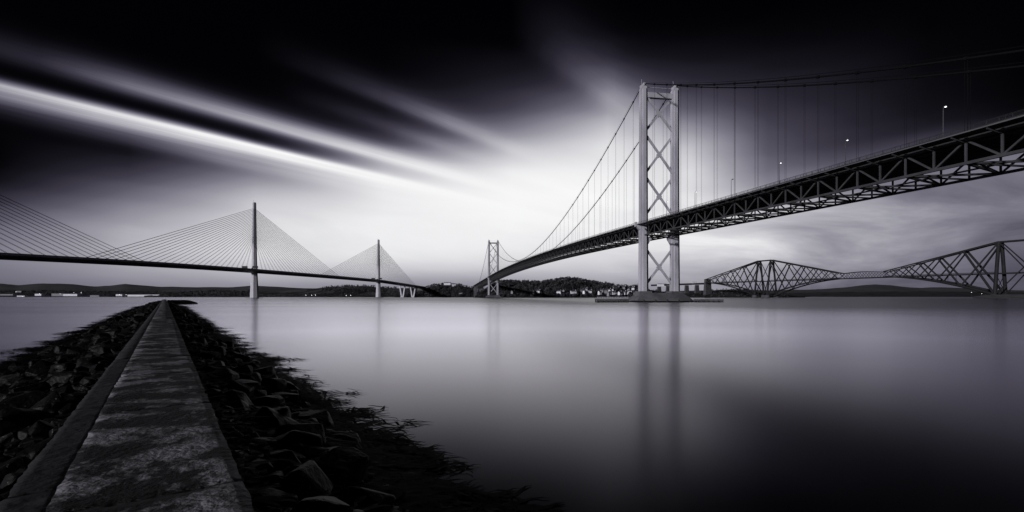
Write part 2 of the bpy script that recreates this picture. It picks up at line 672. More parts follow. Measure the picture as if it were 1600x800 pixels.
T_far_left = [(-500, 446, 6800, 9500), (0, 443, 6800, 9500), (30, 446, 6800, 9500), (65, 442.8, 6800, 9500), (110, 444, 6800, 9500), (150, 448, 6800, 9500),
              (172, 446.5, 6800, 9500), (195, 443.3, 6800, 9500), (222, 446, 6800, 9500), (250, 448.5, 6800, 9500), (300, 449, 6800, 9500), (360, 449, 6800, 9500),
              (395, 446.5, 6800, 9500), (430, 448, 6800, 9500), (470, 450.5, 6800, 9500), (600, 451, 6800, 9500), (760, 456, 6800, 9500), (1000, 458, 6800, 9500)]
terrain('far_hills', 'low distant hills along the left horizon', T_far_left, -700, 900, 8, 'hill_far', 9, 3, nscale=500)
T_far_right = [(900, 457, 5200, 7400), (1110, 454, 5200, 7400), (1150, 452, 5200, 7400), (1200, 454, 5200, 7400), (1250, 452.5, 5200, 7400), (1290, 451.5, 5200, 7400),
               (1320, 449.5, 5200, 7400), (1345, 446, 5200, 7400), (1368, 444.6, 5200, 7400), (1392, 446, 5200, 7400), (1418, 449, 5200, 7400), (1440, 450, 5200, 7400),
               (1470, 448.5, 5200, 7400), (1500, 450, 5200, 7400), (1550, 453, 5200, 7400), (1650, 455, 5200, 7400), (2000, 452, 5200, 7400)]
terrain('coast_hills', 'distant coastal hills behind the cantilever bridge', T_far_right, 960, 2100, 8, 'hill_far', 7, 9, nscale=400)
T_low_right = [(1100, 459, 3300, 3900), (1240, 458, 3300, 3900), (1300, 456.5, 3300, 3900), (1400, 455.5, 3300, 3900), (1500, 456, 3300, 3900), (1620, 457.5, 3300, 3900), (1800, 458, 3300, 3900)]
terrain('wooded_coast', 'low dark wooded coast beneath the distant hills', T_low_right, 1080, 1900, 6, 'hill_wood', 6, 12, nscale=60)
T_dock = [(-500, 455, 3300, 4300), (0, 456, 3300, 4300), (60, 455, 3300, 4300), (130, 456, 3300, 4300), (200, 457, 3300, 4300), (260, 457.5, 3300, 4300), (340, 459, 3300, 4300), (420, 460, 3300, 4300)]
terrain('dockyard_shore', 'low dark shore on the far left of the firth', T_dock, -600, 420, 6, 'hill_wood', 6, 21, nscale=90)
T_wood = [(225, 462.4, 2450, 2700), (262, 461, 2450, 2800), (285, 457.5, 2450, 2900), (320, 455.4, 2450, 2900), (360, 455.6, 2450, 2900), (400, 456.5, 2450, 2900), (440, 455, 2450, 3000),
          (470, 453, 2450, 3000), (500, 450.5, 2400, 2900), (520, 448.5, 2400, 2900), (545, 446.8, 2400, 2900), (575, 447.5, 2400, 2900), (600, 450, 2400, 2900), (640, 450.5, 2350, 2900),
          (680, 452, 2400, 2900), (740, 455, 2400, 2900), (800, 458, 2400, 2900)]
terrain('wooded_headland', 'wooded headland with fields behind the cable-stayed bridge', T_wood, 225, 800, 4, 'hill_field', 5, 33, nscale=60)
T_fort = [(618, 462.3, 2080, 2120), (634, 460, 2080, 2180), (648, 456, 2080, 2260), (660, 451, 2080, 2260), (675, 447, 2060, 2240), (690, 444.8, 2050, 2240), (705, 445, 2050, 2240),
          (720, 445.8, 2000, 2200), (735, 450, 1960, 2150), (750, 454, 1960, 2100), (775, 457, 1960, 2100)]
terrain('ferry_hill', 'dark tree covered hill at the far end of the bridges', T_fort, 618, 775, 3, 'hill_wood', 3, 41, nscale=40)
T_nq = [(742, 462.2, 1560, 1620), (756, 456, 1520, 1650), (770, 445, 1500, 1720), (785, 440, 1490, 1750), (800, 441, 1480, 1760), (830, 441.5, 1480, 1760), (850, 441.5, 1480, 1760), (868, 438, 1480, 1760),
        (888, 435.6, 1480, 1760), (905, 437, 1480, 1760), (922, 441, 1480, 1760), (945, 444, 1480, 1760), (965, 448, 1470, 1760), (985, 450, 1470, 1760), (1000, 448, 1470, 1800),
        (1015, 453, 1470, 1900), (1040, 456, 1500, 1900), (1070, 457, 1540, 1880), (1100, 456, 1560, 1880), (1120, 453, 1560, 1880), (1150, 452, 1560, 1860), (1175, 455, 1560, 1800), (1200, 458.5, 1530, 1700), (1235, 461.5, 1520, 1650), (1260, 463, 1520, 1600)]
terrain('village_hill', 'wooded village hillside on the far shore', T_nq, 742, 1260, 3, 'hill_wood', 3.5, 55, nscale=40)
T_isle = [(1520, 463.5, 925, 945), (1535, 461.2, 925, 950), (1560, 460, 925, 950), (1590, 459.4, 915, 945), (1640, 459, 905, 935), (1690, 460.5, 900, 930), (1710, 463.5, 900, 920)]
terrain('rock_islet', 'dark rocky islet under the nearer cantilever', T_isle, 1520, 1710, 4, 'stone_pier', .8, 61, nscale=12)


def ground_h(tab, x, z, seed=0):
    ytop, zc, zr = lerp_table(tab, x)
    h = (HOR - ytop) / F_PX * zr + CAM_H
    t = max(0, min(1, (z - zc) / (zr - zc)))
    return max(h * smooth01(t ** .85), 1.0)


def woodland(name, label, tab, x0, x1, n, hmin, hmax, seed, tmin=.06, skip=None):
    """broadleaf cover that reads as one mass from across the water"""
    rnd = random.Random(seed)
    b = MB()
    for _ in range(n):
        x = rnd.uniform(x0, x1)
        ytop, zc, zr = lerp_table(tab, x)
        t = rnd.uniform(tmin, 1.02)
        if skip and skip(x, t):
            continue
        z = zc + (zr - zc) * t
        X = (x - CX) / F_PX * z
        g = ground_h(tab, x, z) - 1.0
        H = rnd.uniform(hmin, hmax) * (.8 if t > .9 else 1)
        r = H * rnd.uniform(.35, .55)
        for _k in range(26):
            a, e = rnd.uniform(0, 6.283), rnd.uniform(-1, 1)
            q = rnd.uniform(.45, 1.0)
            ce = math.sqrt(1 - e * e)
            c = Vector((X + r * q * ce * math.cos(a), z + r * q * ce * math.sin(a), g + H * .58 + H * .42 * e * q))
            s = r * rnd.uniform(.22, .42)
            d1 = Vector((rnd.uniform(-1, 1), rnd.uniform(-1, 1), rnd.uniform(-1, 1))).normalized()
            d2 = d1.cross(Vector((rnd.uniform(-1, 1), rnd.uniform(-1, 1), rnd.uniform(-1, 1)))).normalized()
            b.add([c - d1 * s, c - d2 * s * .8, c + d1 * s, c + d2 * s * .8], [(0, 1, 2, 3)])
        b.beam((X, z, g - 1), (X, z, g + H * .5), r * .12, r * .12)
    o = b.mesh(name, 'foliage')
    o = link(bpy.data.objects.new(name, o))
    tag(o, label, 'wood', kind='stuff')


woodland('woodland', 'dark broadleaf woods covering the village hillside', T_nq, 746, 1012, 1500, 7, 13, 5)
woodland('woodland', 'sparse dark trees on the shore behind the cantilever bridge', T_nq, 1012, 1235, 260, 4, 8, 6)
woodland('woodland', 'dark woods on the hill at the far bridge ends', T_fort, 630, 765, 500, 8, 14, 7)
woodland('woodland', 'dark woods on the headland between the stayed towers', T_wood, 262, 760, 1300, 8, 15, 8,
         skip=lambda x, t: not (255 < x < 400 or (500 < x < 620 and t < .97) or x > 640 or t < .25))
woodland('woodland', 'dark woods along the dockyard shore', T_dock, -80, 300, 900, 10, 18, 9, tmin=.12)

# ------------------------------------------------------------------ breakwater
UB = Vector((-.5679, .8231, 0))     # along the breakwater, away from the camera
NB = Vector((.8231, .5679, 0))      # to its right
WALL_H = 2.4


def K(t, n, h):
    p = UB * t + NB * n
    return Vector((p.x, p.y, h))


def mound_h(t, n):
    """rubble profile: a ridge against the wall falling to the water on both sides"""
    if n >= 0:
        h = 1.55 - (n - .5) * .4
    else:
        h = 1.75 - (-n - 1.0) * .29
    h += .22 * noise.fractal(Vector((t * .45, n * .45, 3.1)), 1.0, 2.0, 4)
    h += .25 * noise.noise(Vector((t * .12, n * .15, 8)))
    return h


mb = MB()
ts = [-14 + i * .5 for i in range(0, 150)] + [61 + i * 2.0 for i in range(0, 131)]
ns = [-12 + i * .5 for i in range(0, 47)]
vs, fs = [], []
for t in ts:
    taper = max(0.0, (t - 312) / 12)
    for n in ns:
        h = min(mound_h(t, n), 1.9)
        if abs(n) < 1.4:
            h = min(h, 1.5)
        vs.append(K(t, n, h - taper * 3))
w_ = len(ns)
for i in range(len(ts) - 1):
    for j in range(w_ - 1):
        a = i * w_ + j
        fs.append((a, a + 1, a + w_ + 1, a + w_))
mb.add(vs, fs)

rubble = thing('rubble_mound', 'dark weed-covered rubble slope on both sides of the breakwater wall', 'rubble', K(0, 0, 0))
mb.build('rubble_bed', 'mound', rubble, smooth=False)
# the head of the breakwater turns to the right at its far end
hb = MB()
rings = []
for k in range(9):
    t = k / 8
    n0 = 1.0 + t * 13
    rings.append([K(312 - 7 - t * 6, n0, -1), K(312 - 2, n0, 2.1 - 1.4 * max(0, t - .7) / .3), K(312 + 5, n0, 2.1 - 1.4 * max(0, t - .7) / .3), K(312 + 12, n0, -1)])
hb.sweep(rings)
hb.build('breakwater_head', 'mound', rubble)

wall = thing('breakwater_wall', 'long worn concrete breakwater wall running out from the foreground', 'breakwater', K(0, 0, 0))


def slab_mesh(name, t0, t1, n0, n1, top, bot, mat, side_mat, res, seed, drop=.008, chip=.022):
    """one cast length of the wall: a worn, dished top with ragged edges"""
    nu = max(2, int((t1 - t0) / res))
    nv = max(2, int((n1 - n0) / res))
    v, f = [], []
    dz = random.Random(seed).uniform(-.004, .004)
    for i in range(nu + 1):
        for j in range(nv + 1):
            t = t0 + (t1 - t0) * i / nu
            n = n0 + (n1 - n0) * j / nv
            edge = min(j, nv - j) / nv
            e2 = min(i, nu - i) / nu
            if j in (0, nv):
                n += chip * noise.fractal(Vector((t * 4.3, j * .37, 4)), 1.0, 2.0, 4)
            h = top + dz + .012 * noise.fractal(Vector((t * 2.2, n * 2.2, 1)), 1.0, 2.0, 4) + .018 * noise.noise(Vector((t * .5, n * .8, 2)))
            if j in (0, nv):
                h -= drop * (1 + 2.5 * abs(noise.noise(Vector((t * 3, j, 6)))))
            if i in (0, nu):
                h -= .006
            v.append(K(t, n, h))
    w = nv + 1
    for i in range(nu):
        for j in range(nv):
            a = i * w + j
            f.append((a, a + 1, a + w + 1, a + w))
    nt_ = len(f)
    # skirt
    per = [i * w for i in range(nu + 1)] + [nu * w + j for j in range(1, nv + 1)] + [i * w + nv for i in range(nu - 1, -1, -1)] + [j for j in range(nv - 1, 0, -1)]
    o = len(v)
    for q in per:
        p = v[q]
        v.append(Vector((p.x, p.y, bot)))
    m_ = len(per)
    for k in range(m_):
        f.append((per[k], per[(k + 1) % m_], o + (k + 1) % m_, o + k))
    me = bpy.data.meshes.new(name)
    me.from_pydata([tuple(p) for p in v], [], f)
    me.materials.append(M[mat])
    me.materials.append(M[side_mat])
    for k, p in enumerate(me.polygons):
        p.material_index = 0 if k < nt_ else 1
        p.use_smooth = k < nt_
    me.update()
    bm = bmesh.new()
    bm.from_mesh(me)
    bmesh.ops.recalc_face_normals(bm, faces=bm.faces)
    bm.to_mesh(me)
    bm.free()
    return me


t = -6.0
k = 0
rs = random.Random(3)
while t < 312:
    ln = rs.uniform(3.2, 4.4) if t < 70 else 12.0
    gap = .045
    res = .1 if t < 16 else (.2 if t < 40 else .6)
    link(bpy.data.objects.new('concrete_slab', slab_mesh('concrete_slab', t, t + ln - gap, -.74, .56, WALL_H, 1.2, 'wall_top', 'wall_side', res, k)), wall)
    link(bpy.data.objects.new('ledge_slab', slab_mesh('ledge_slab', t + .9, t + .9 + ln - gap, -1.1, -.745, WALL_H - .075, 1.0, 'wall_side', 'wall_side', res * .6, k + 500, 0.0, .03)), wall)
    t += ln
    k += 1


# rubble stones
def rock_mesh(name, seed):
    rnd = random.Random(seed)
    bm = bmesh.new()
    for _ in range(18):
        p = Vector((rnd.uniform(-1, 1), rnd.uniform(-1, 1), rnd.uniform(-1, 1)))
        m_ = max(abs(p.x), abs(p.y), abs(p.z))
        p = p / m_ * rnd.uniform(.8, 1.0)
        p = p.lerp(p.normalized() * 1.05, .35)
        bm.verts.new((p.x * .62, p.y * .46, p.z * .36))
    r = bmesh.ops.convex_hull(bm, input=bm.verts)
    junk = [g for g in r['geom_interior'] if isinstance(g, bmesh.types.BMVert)]
    bmesh.ops.delete(bm, geom=junk, context='VERTS')
    bmesh.ops.bevel(bm, geom=bm.edges[:], offset=.03, segments=1, affect='EDGES')
    bmesh.ops.recalc_face_normals(bm, faces=bm.faces)
    me = bpy.data.meshes.new(name)
    bm.to_mesh(me)
    bm.free()
    me.materials.append(M['stone'])
    return me


rock_meshes = [rock_mesh('stone', s) for s in range(10)]
rs = random.Random(11)
stones = []
for side in (1, -1):
    lo, hi = (1.0, 3.8) if side > 0 else (1.5, 6.2)
    n_st = 4600
    for i in range(n_st):
        t = -4 + 312 * (rs.random() ** 1.7)
        n = side * (lo + (hi - lo) * rs.random() ** 1.25)
        s = rs.uniform(.14, .3) if rs.random() < .4 else .3 + .8 * rs.random() ** 4
        if t > 60:
            s *= 1.25
        h = mound_h(t, n)
        if h < -.25:
            continue
        if abs(n) < s * .6 + (1.3 if n < 0 else .65):
            s *= .55
            if abs(n) < s * .6 + (1.25 if n < 0 else .6):
                continue
        stones.append((s, K(t, n, h + s * .08), rs.randrange(10), rs.uniform(0, 6.28), rs.gauss(0, .3), rs.gauss(0, .3)))
# two big blocks seen beside the wall
for t, n, s, rz in ((10.6, 2.0, 1.15, .5), (9.2, 2.6, 1.0, 1.2), (13.0, 2.0, .9, .2), (9.5, -2.6, 1.1, .7), (15.5, -2.5, 1.5, .3), (12.4, -3.4, 1.2, 1.0), (12.5, 3.6, .9, 2.0)):
    stones.append((s, K(t, n, mound_h(t, n) + .1), rs.randrange(10), rz, .15, -.2))


def seen(st):
    s, p = st[0], st[1]
    if p.y < 1.5:
        return -1.0
    x = CX + F_PX * p.x / p.y
    y = HOR + F_PX * (CAM_H - p.z) / p.y
    if x < -40 or x > 1640 or y > 840:
        return -1.0
    return s / p.y


stones.sort(key=seen, reverse=True)
rest = MB()
for i, (s, p, mi, rz, rx, ry) in enumerate(stones):
    mtx = Matrix.Translation(p) @ Matrix.Rotation(rz, 4, 'Z') @ Matrix.Rotation(rx, 4, 'X') @ Matrix.Rotation(ry, 4, 'Y') @ Matrix.Scale(s, 4)
    if i < 300:
        link(bpy.data.objects.new('stone', rock_meshes[mi]), rubble, mtx)
    elif seen((s, p)) > 0 and p.y < 300:
        me = rock_meshes[mi]
        rest.add([mtx @ v.co for v in me.vertices], [tuple(q.vertices) for q in me.polygons])
o = rest.build('small_stones', 'stone', rubble)
o['kind'] = 'stuff'

# seaweed: ribbons lying on the lower stones and floating out from the waterline
def seaweed(name, label, side, seed):
    rnd = random.Random(seed)
    b = MB()
    edge = 4.25 if side > 0 else 7.0

    def frond(p, ang, ln, wd, lift):
        d = Vector((math.cos(ang), math.sin(ang), 0))
        q = Vector((-d.y, d.x, 0))
        segs = 5
        cu, ph = rnd.uniform(.05, .3), rnd.uniform(0, 6.28)
        vs = []
        for i in range(segs + 1):
            u = i / segs
            c = p + d * (ln * u) + q * (ln * cu * math.sin(u * 4 + ph)) + Vector((0, 0, lift * (1 - u) + .012 * math.sin(u * 9 + ang)))
            wdt = wd * (.5 + .9 * math.sin(math.pi * min(u * .9 + .1, 1)))
            wdt *= 1 - .5 * u ** 4
            vs += [c - q * wdt, c + q * wdt]
        b.add(vs, [(2 * i, 2 * i + 1, 2 * i + 3, 2 * i + 2) for i in range(segs)])

    n_cl = 2000
    for _ in range(n_cl):
        t = -2 + 250 * rnd.random() ** 2.2
        big = 1 + t / 70
        off = rnd.gauss(-.15, .6)
        lobes = 1.1 * noise.noise(Vector((t * .28, side * 5, 0))) + .5 * noise.noise(Vector((t * 1.1, side * 9, 0)))
        if noise.noise(Vector((t * .8, off * 2.2, side * 3))) < -.12 and off > -.5:
            continue
        n = side * (edge + off + lobes)
        h = max(mound_h(t, n), .0) + .03
        base = K(t, n, h)
        for _k in range(rnd.randint(9, 16)):
            a = (0.0 if side > 0 else math.pi) + rnd.gauss(0, .4)
            ln = rnd.uniform(.2, .8) * big ** .9
            p = base + Vector((rnd.gauss(0, .25), rnd.gauss(0, .16) * big, 0))
            p.z = max(.012, p.z)
            frond(p, a, ln, rnd.uniform(.012, .042) * big, max(0, rnd.gauss(.03, .04)))
    # loose weed floating off the near slope
    if side > 0:
        for _ in range(40):
            t = rnd.uniform(.5, 9)
            base = K(t, edge + rnd.uniform(.2, 1.1), .015)
            for _k in range(rnd.randint(5, 12)):
                frond(base + Vector((rnd.gauss(0, .3), rnd.gauss(0, .12), 0)), rnd.gauss(0, .35), rnd.uniform(.3, .9), rnd.uniform(.02, .05), 0)
    # weed draped over the lower slope
    for _ in range(6000):
        t = 1 + 120 * rnd.random() ** 2.0
        n = side * (edge - rnd.random() ** .8 * 4.2)
        h = mound_h(t, n)
        p = K(t, n, max(h, 0) + rnd.uniform(.04, .22))
        frond(p, rnd.uniform(0, 6.28), rnd.uniform(.25, .8), rnd.uniform(.02, .05) * (1 + t / 80), rnd.gauss(.05, .06))
    o = b.build(name, 'seaweed')
    tag(o, label, 'seaweed', kind='stuff')


seaweed('seaweed', 'ragged black seaweed along the right hand waterline', 1, 21)
seaweed('seaweed', 'ragged black seaweed along the left hand waterline', -1, 22)

# ------------------------------------------------------------------ suspension bridge
SO = Vector((105.2, 359.8, 0))
SD = Vector((-.1544, .9880, 0))      # north along the bridge
SE = Vector((.9880, .1544, 0))       # east across it
SPAN = 1006.0
BAY = SPAN / 110                      # 9.145 m truss bay
CW = 11.9                             # cable and truss planes


def S(s, w, h):
    p = SO + SD * s + SE * w
    return Vector((p.x, p.y, h))


def deck_z(s):
    if s < 0:
        return 55.0 + .0285 * s
    if s > SPAN:
        return 55.0 - .0265 * (s - SPAN)
    return 55.0 + 7.4 * (1 - ((s - SPAN / 2) / (SPAN / 2)) ** 2)


def cable_z(s):
    if 0 <= s <= SPAN:
        return 66.0 + 89.5 * ((s - SPAN / 2) / (SPAN / 2)) ** 2
    q = (-s if s < 0 else s - SPAN) / 408.0
    return 155.5 - 135.0 * q - 4 * 12.3 * q * (1 - q)


bridge = thing('suspension_bridge', 'large grey steel suspension bridge with latticed towers crossing the right of the view', 'bridge', S(0, 0, 0))
S0, S1 = -32, 110 + 56                # bay range
bays = list(range(S0, S1 + 1))

# deck slab, roadway and footways
b = MB()
b.sweep([[S(i * BAY, -11.2, deck_z(i * BAY) - .7), S(i * BAY, 11.2, deck_z(i * BAY) - .7), S(i * BAY, 11.2, deck_z(i * BAY) + .9), S(i * BAY, -11.2, deck_z(i * BAY) + .9)] for i in bays])
b.build('roadway', 'deck_dark', bridge)
for sg in (-1, 1):
    b = MB()
    b.sweep([[S(i * BAY, sg * 12.6, deck_z(i * BAY) - .3), S(i * BAY, sg * 16.9, deck_z(i * BAY) - .22), S(i * BAY, sg * 16.9, deck_z(i * BAY) - .05), S(i * BAY, sg * 12.6, deck_z(i * BAY) - .05)] for i in bays])
    b.build('footway', 'deck_dark', bridge)
    b = MB()
    b.sweep([[S(i * BAY, sg * 16.92, deck_z(i * BAY) - .26), S(i * BAY, sg * 17.1, deck_z(i * BAY) - .26), S(i * BAY, sg * 17.1, deck_z(i * BAY) + .06), S(i * BAY, sg * 16.92, deck_z(i * BAY) + .06)] for i in bays])
    b.build('footway_edge', 'edge_steel', bridge)
    # footway railing
    b = MB()
    for hh, rr in ((1.25, .06), (.75, .03), (.4, .03)):
        b.tube([S(i * BAY, sg * 16.95, deck_z(i * BAY) + hh) for i in bays], rr, 4)
    for i in range(S0 * 3, min(S1, 60) * 3):
        s = i * BAY / 3
        b.beam(S(s, sg * 16.95, deck_z(s)), S(s, sg * 16.95, deck_z(s) + 1.25), .1, .1)
    b.build('footway_railing', 'deck_dark', bridge)
    # road parapet with a mesh screen of rails
    b = MB()
    for hh, rr in ((3.3, .05), (2.8, .03), (2.4, .03)):
        b.tube([S(i * BAY, sg * 10.9, deck_z(i * BAY) + hh) for i in bays], rr, 4)
    b.sweep([[S(i * BAY, sg * 10.95, deck_z(i * BAY) + 1.0), S(i * BAY, sg * 11.05, deck_z(i * BAY) + 1.0), S(i * BAY, sg * 11.05, deck_z(i * BAY) + 2.1), S(i * BAY, sg * 10.95, deck_z(i * BAY) + 2.1)] for i in bays])
    for i in range(S0 * 2, min(S1, 60) * 2):
        s = i * BAY / 2
        b.beam(S(s, sg * 10.9, deck_z(s) + .9), S(s, sg * 10.9, deck_z(s) + 3.3), .09, .09)
    b.build('road_parapet', 'deck_dark', bridge)

TOP, BOT = -.95, -7.45
for sg in (-1, 1):
    for nm, off, hh in (('top_chord', TOP, .75), ('bottom_chord', BOT, .8)):
        b = MB()
        b.sweep([[S(i * BAY, sg * CW + dw, deck_z(i * BAY) + off + dh) for dw, dh in ((-.4, -hh / 2), (.4, -hh / 2), (.4, hh / 2), (-.4, hh / 2))] for i in bays])
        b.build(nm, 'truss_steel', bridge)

far = MB()
NEAR = range(S0, 24)
for i in bays[:-1]:
    s, s2 = i * BAY, (i + 1) * BAY
    z, z2 = deck_z(s), deck_z(s2)
    near = i in NEAR
    for sg in (-1, 1):
        a0, a1 = S(s, sg * CW, z + BOT), S(s, sg * CW, z + TOP)
        c0, c1 = S(s2, sg * CW, z2 + BOT), S(s2, sg * CW, z2 + TOP)
        d = (a1, c0) if i % 2 == 0 else (a0, c1)
        if near:
            member('truss_vertical', 'box', 'truss_steel', a0, a1, .42, .5, bridge, SD)
            member('truss_diagonal', 'box', 'truss_steel', d[0], d[1], .5, .45, bridge, SE)
            member('footway_bracket', 'box', 'deck_dark', S(s, sg * CW, z - 1.6), S(s, sg * 16.8, z - .6), .25, .5, bridge)
        else:
            far.beam(a0, a1, .42, .5, SD)
            far.beam(d[0], d[1], .5, .45, SE)
    # lateral girders: floor beam, bottom strut, bottom wind bracing, sway frame
    L0, R0 = S(s, -CW, z + BOT), S(s, CW, z + BOT)
    L1, R1 = S(s, -CW, z + TOP), S(s, CW, z + TOP)
    lat = (L0, S(s2, CW, z2 + BOT)) if i % 2 == 0 else (R0, S(s2, -CW, z2 + BOT))
    if near:
        member('floor_beam', 'box', 'deck_dark', L1, R1, .6, 1.6, bridge)
        if i % 2 == 0:
            member('bottom_strut', 'box', 'deck_dark', L0, R0, .45, .5, bridge)
        member('wind_brace', 'box', 'deck_dark', lat[0], lat[1], .6, .6, bridge)
    else:
        far.beam(L1, R1, .6, 1.6)
        far.beam(lat[0], lat[1], .6, .6)
        if i % 2 == 0:
            far.beam(L0, R0, .45, .5)
o = far.build('distant_truss_bracing', 'truss_steel', bridge)
o['kind'] = 'stuff'
# longitudinal stringers and two inspection walks under the roadway
for w in (-8.4, -5.6, -2.8, 0, 2.8, 5.6, 8.4):
    b = MB()
    b.sweep([[S(i * BAY, w + dw, deck_z(i * BAY) + dh) for dw, dh in ((-.2, -1.6), (.2, -1.6), (.2, -.72), (-.2, -.72))] for i in bays])
    b.build('stringer', 'deck_dark', bridge)
b = MB()
b.sweep([[S(i * BAY, dw, deck_z(i * BAY) + BOT + dh) for dw, dh in ((-1, .35), (1, .35), (1, .5), (-1, .5))] for i in bays])
b.build('inspection_walk', 'truss_steel', bridge)

# cables and hangers
for sg in (-1, 1):
    b = MB()
    b.tube([S(s, sg * CW, cable_z(s)) for s in range(-400, 1407, 6)], .36, 6)
    b.build('main_cable', 'cable', bridge, smooth=True)
    b = MB()
    b.tube([S(s, sg * CW - .45, cable_z(s) + 1.15) for s in range(-400, 1407, 6)], .05, 4)
    b.tube([S(s, sg * CW + .45, cable_z(s) + 1.15) for s in range(-400, 1407, 6)], .05, 4)
    b.build('hand_rope', 'hanger', bridge)
    for i in range(-20, 130):
        s = i * 2 * BAY
        if i == 0 or i == 55 or s > SPAN + 320 or s < -330:
            continue
        z0, z1 = deck_z(s) - .9, cable_z(s)
        if z1 - z0 < 2:
            continue
        member('hanger', 'pair', 'hanger', S(s, sg * CW, z0), S(s, sg * CW, z1), 1, 1, bridge, SE)
        if -330 < s < 200:
            member('cable_clamp', 'tube', 'cable', S(s - .5, sg * CW, cable_z(s - .5)), S(s + .5, sg * CW, cable_z(s + .5)), .6, .6, bridge)


def susp_tower(s, label):
    t = MB()
    # crossbeam and saddle houses carry the rest of the tower
    t.beam(S(s, -CW + 2.6, 147.2), S(s, CW - 2.6, 147.2), 3.0, 3.6)
    t.beam(S(s, -CW, 153.0), S(s, CW, 153.0), .3, .25)
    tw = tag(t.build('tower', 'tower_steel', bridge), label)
    for sg in (-1, 1):
        b = MB()
        prof = [(7.6, 3.05, 3.1), (38, 2.85, 2.95), (60, 2.75, 2.85), (151.5, 2.5, 2.5)]
        for (h0, a0, b0), (h1, a1, b1) in zip(prof, prof[1:]):
            rings = []
            for h, a, bb in ((h0, a0, b0), (h1, a1, b1)):
                # cellular leg: three boxes, the middle one proud
                pl = [(-a, -bb * .62), (-a * .45, -bb * .62), (-a * .45, -bb), (a * .45, -bb), (a * .45, -bb * .62), (a, -bb * .62),
                      (a, bb * .62), (a * .45, bb * .62), (a * .45, bb), (-a * .45, bb), (-a * .45, bb * .62), (-a, bb * .62)]
                rings.append([S(s + q, sg * CW + p, h) for p, q in pl])
            b.sweep(rings)
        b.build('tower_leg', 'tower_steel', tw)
        b = MB()
        b.beam(S(s, sg * CW, 151.5), S(s, sg * CW, 154.2), 4.2, 3.6, SE)
        b.beam(S(s - 2.6, sg * CW, 154.2), S(s + 2.6, sg * CW, 154.2), 1.6, 1.8)
        b.tube([S(s, sg * CW - 1.2, 154), S(s, sg * CW - 1.2, 158.4)], .12, 5)
        b.build('cable_saddle', 'tower_steel', tw)
        # deck bearing corbels
        b = MB()
        b.sweep([[S(s + q, sg * (CW - 2.6), 40), S(s + q, sg * (CW - 2.6), 46.3), S(s + q, sg * (CW - 5.6), 46.3), S(s + q, sg * (CW - 5.6), 44.9)] for q in (-1.3, 1.3)])
        b.build('deck_corbel', 'tower_steel', tw)
        # footway carried round the outside of the leg
        z = deck_z(s)
        b = MB()
        b.sweep([[S(s + q, sg * (CW + 2.4), z - 4.4), S(s + q, sg * 17.4, z - 1.4), S(s + q, sg * 18.1, z - 1.6), S(s + q, sg * 18.1, z + 1.7), S(s + q, sg * 17.2, z + 1.7), S(s + q, sg * 17.2, z - .5), S(s + q, sg * (CW + 2.4), z - .5)] for q in (-1.2, 1.2)])
        b.build('footway_corbel', 'tower_steel', tw)
    for h0, h1 in ((122.5, 146.0), (92.5, 118.0), (62.5, 88.0), (12.5, 37.0)):
        for sg in (-1, 1):
            q = .55 * sg
            member('cross_brace', 'box', 'tower_steel', S(s + q, -sg * (CW - 2.3), h0), S(s + q, sg * (CW - 2.3), h1), 1.05, 1.5, tw, SE)
        b = MB()
        c = (h0 + h1) / 2
        b.sweep([[S(s + q, w, h) for w, h in ((-1.8, c), (0, c - 2.1), (1.8, c), (0, c + 2.1))] for q in (-1.12, 1.12)])
        b.build('gusset', 'tower_steel', tw)
    return tw


susp_tower(0, 'near latticed grey steel tower with four crossed braces')
susp_tower(SPAN, 'small far latticed tower beyond the long main span')

# tower piers: battered concrete base with plinths for the legs
for s in (0, SPAN):
    b = MB()
    rings = []
    for h, a, c in ((-3, 24, 13), (1.2, 23, 12.5), (1.3, 20.5, 10.5), (3.0, 19, 9), (5.6, 15.5, 7), (6.4, 14.8, 6.2)):
        rings.append([S(s - c, -a, h), S(s - c * 1.0, a, h), S(s + c, a, h), S(s + c, -a, h)])
    b.sweep(rings)
    pr = b.build('pier', 'concrete_pier', bridge)
    b = MB()
    b.sweep([[S(s - c, -a, h), S(s - c, a, h), S(s + c, a, h), S(s + c, -a, h)] for h, a, c in ((-2, 24.1, 13.1), (.75, 23.25, 12.65))])
    b.build('weed_band', 'mound', pr)
    for w in (-17, -8.5, 0, 8.5, 17):
        member('fender', 'box', 'deck_dark', S(s - 13.0, w, -1), S(s - 12.75, w, 1.9), .7, .5, pr)
    for sg in (-1, 1):
        b = MB()
        b.sweep([[S(s + p * a, sg * CW + q * a, h) for p, q in ((-1, -1), (-1, 1), (1, 1), (1, -1))] for h, a in ((3, 5.6), (6.0, 4.8), (7.6, 4.4))])
        b.build('plinth', 'concrete_pier', pr)
# north abutment and viaduct piers on the far shore
for s in (SPAN + 408, SPAN + 445, SPAN + 482):
    b = MB()
    for w in (-10, 10):
        b.beam(S(s, w, 0), S(s, w, deck_z(s) - 9.0), 7, 9, SE)
    b.beam(S(s, -15, deck_z(s) - 9.4), S(s, 15, deck_z(s) - 9.4), 5, 2.0)
    b.build('viaduct_pier', 'concrete_pier', bridge)

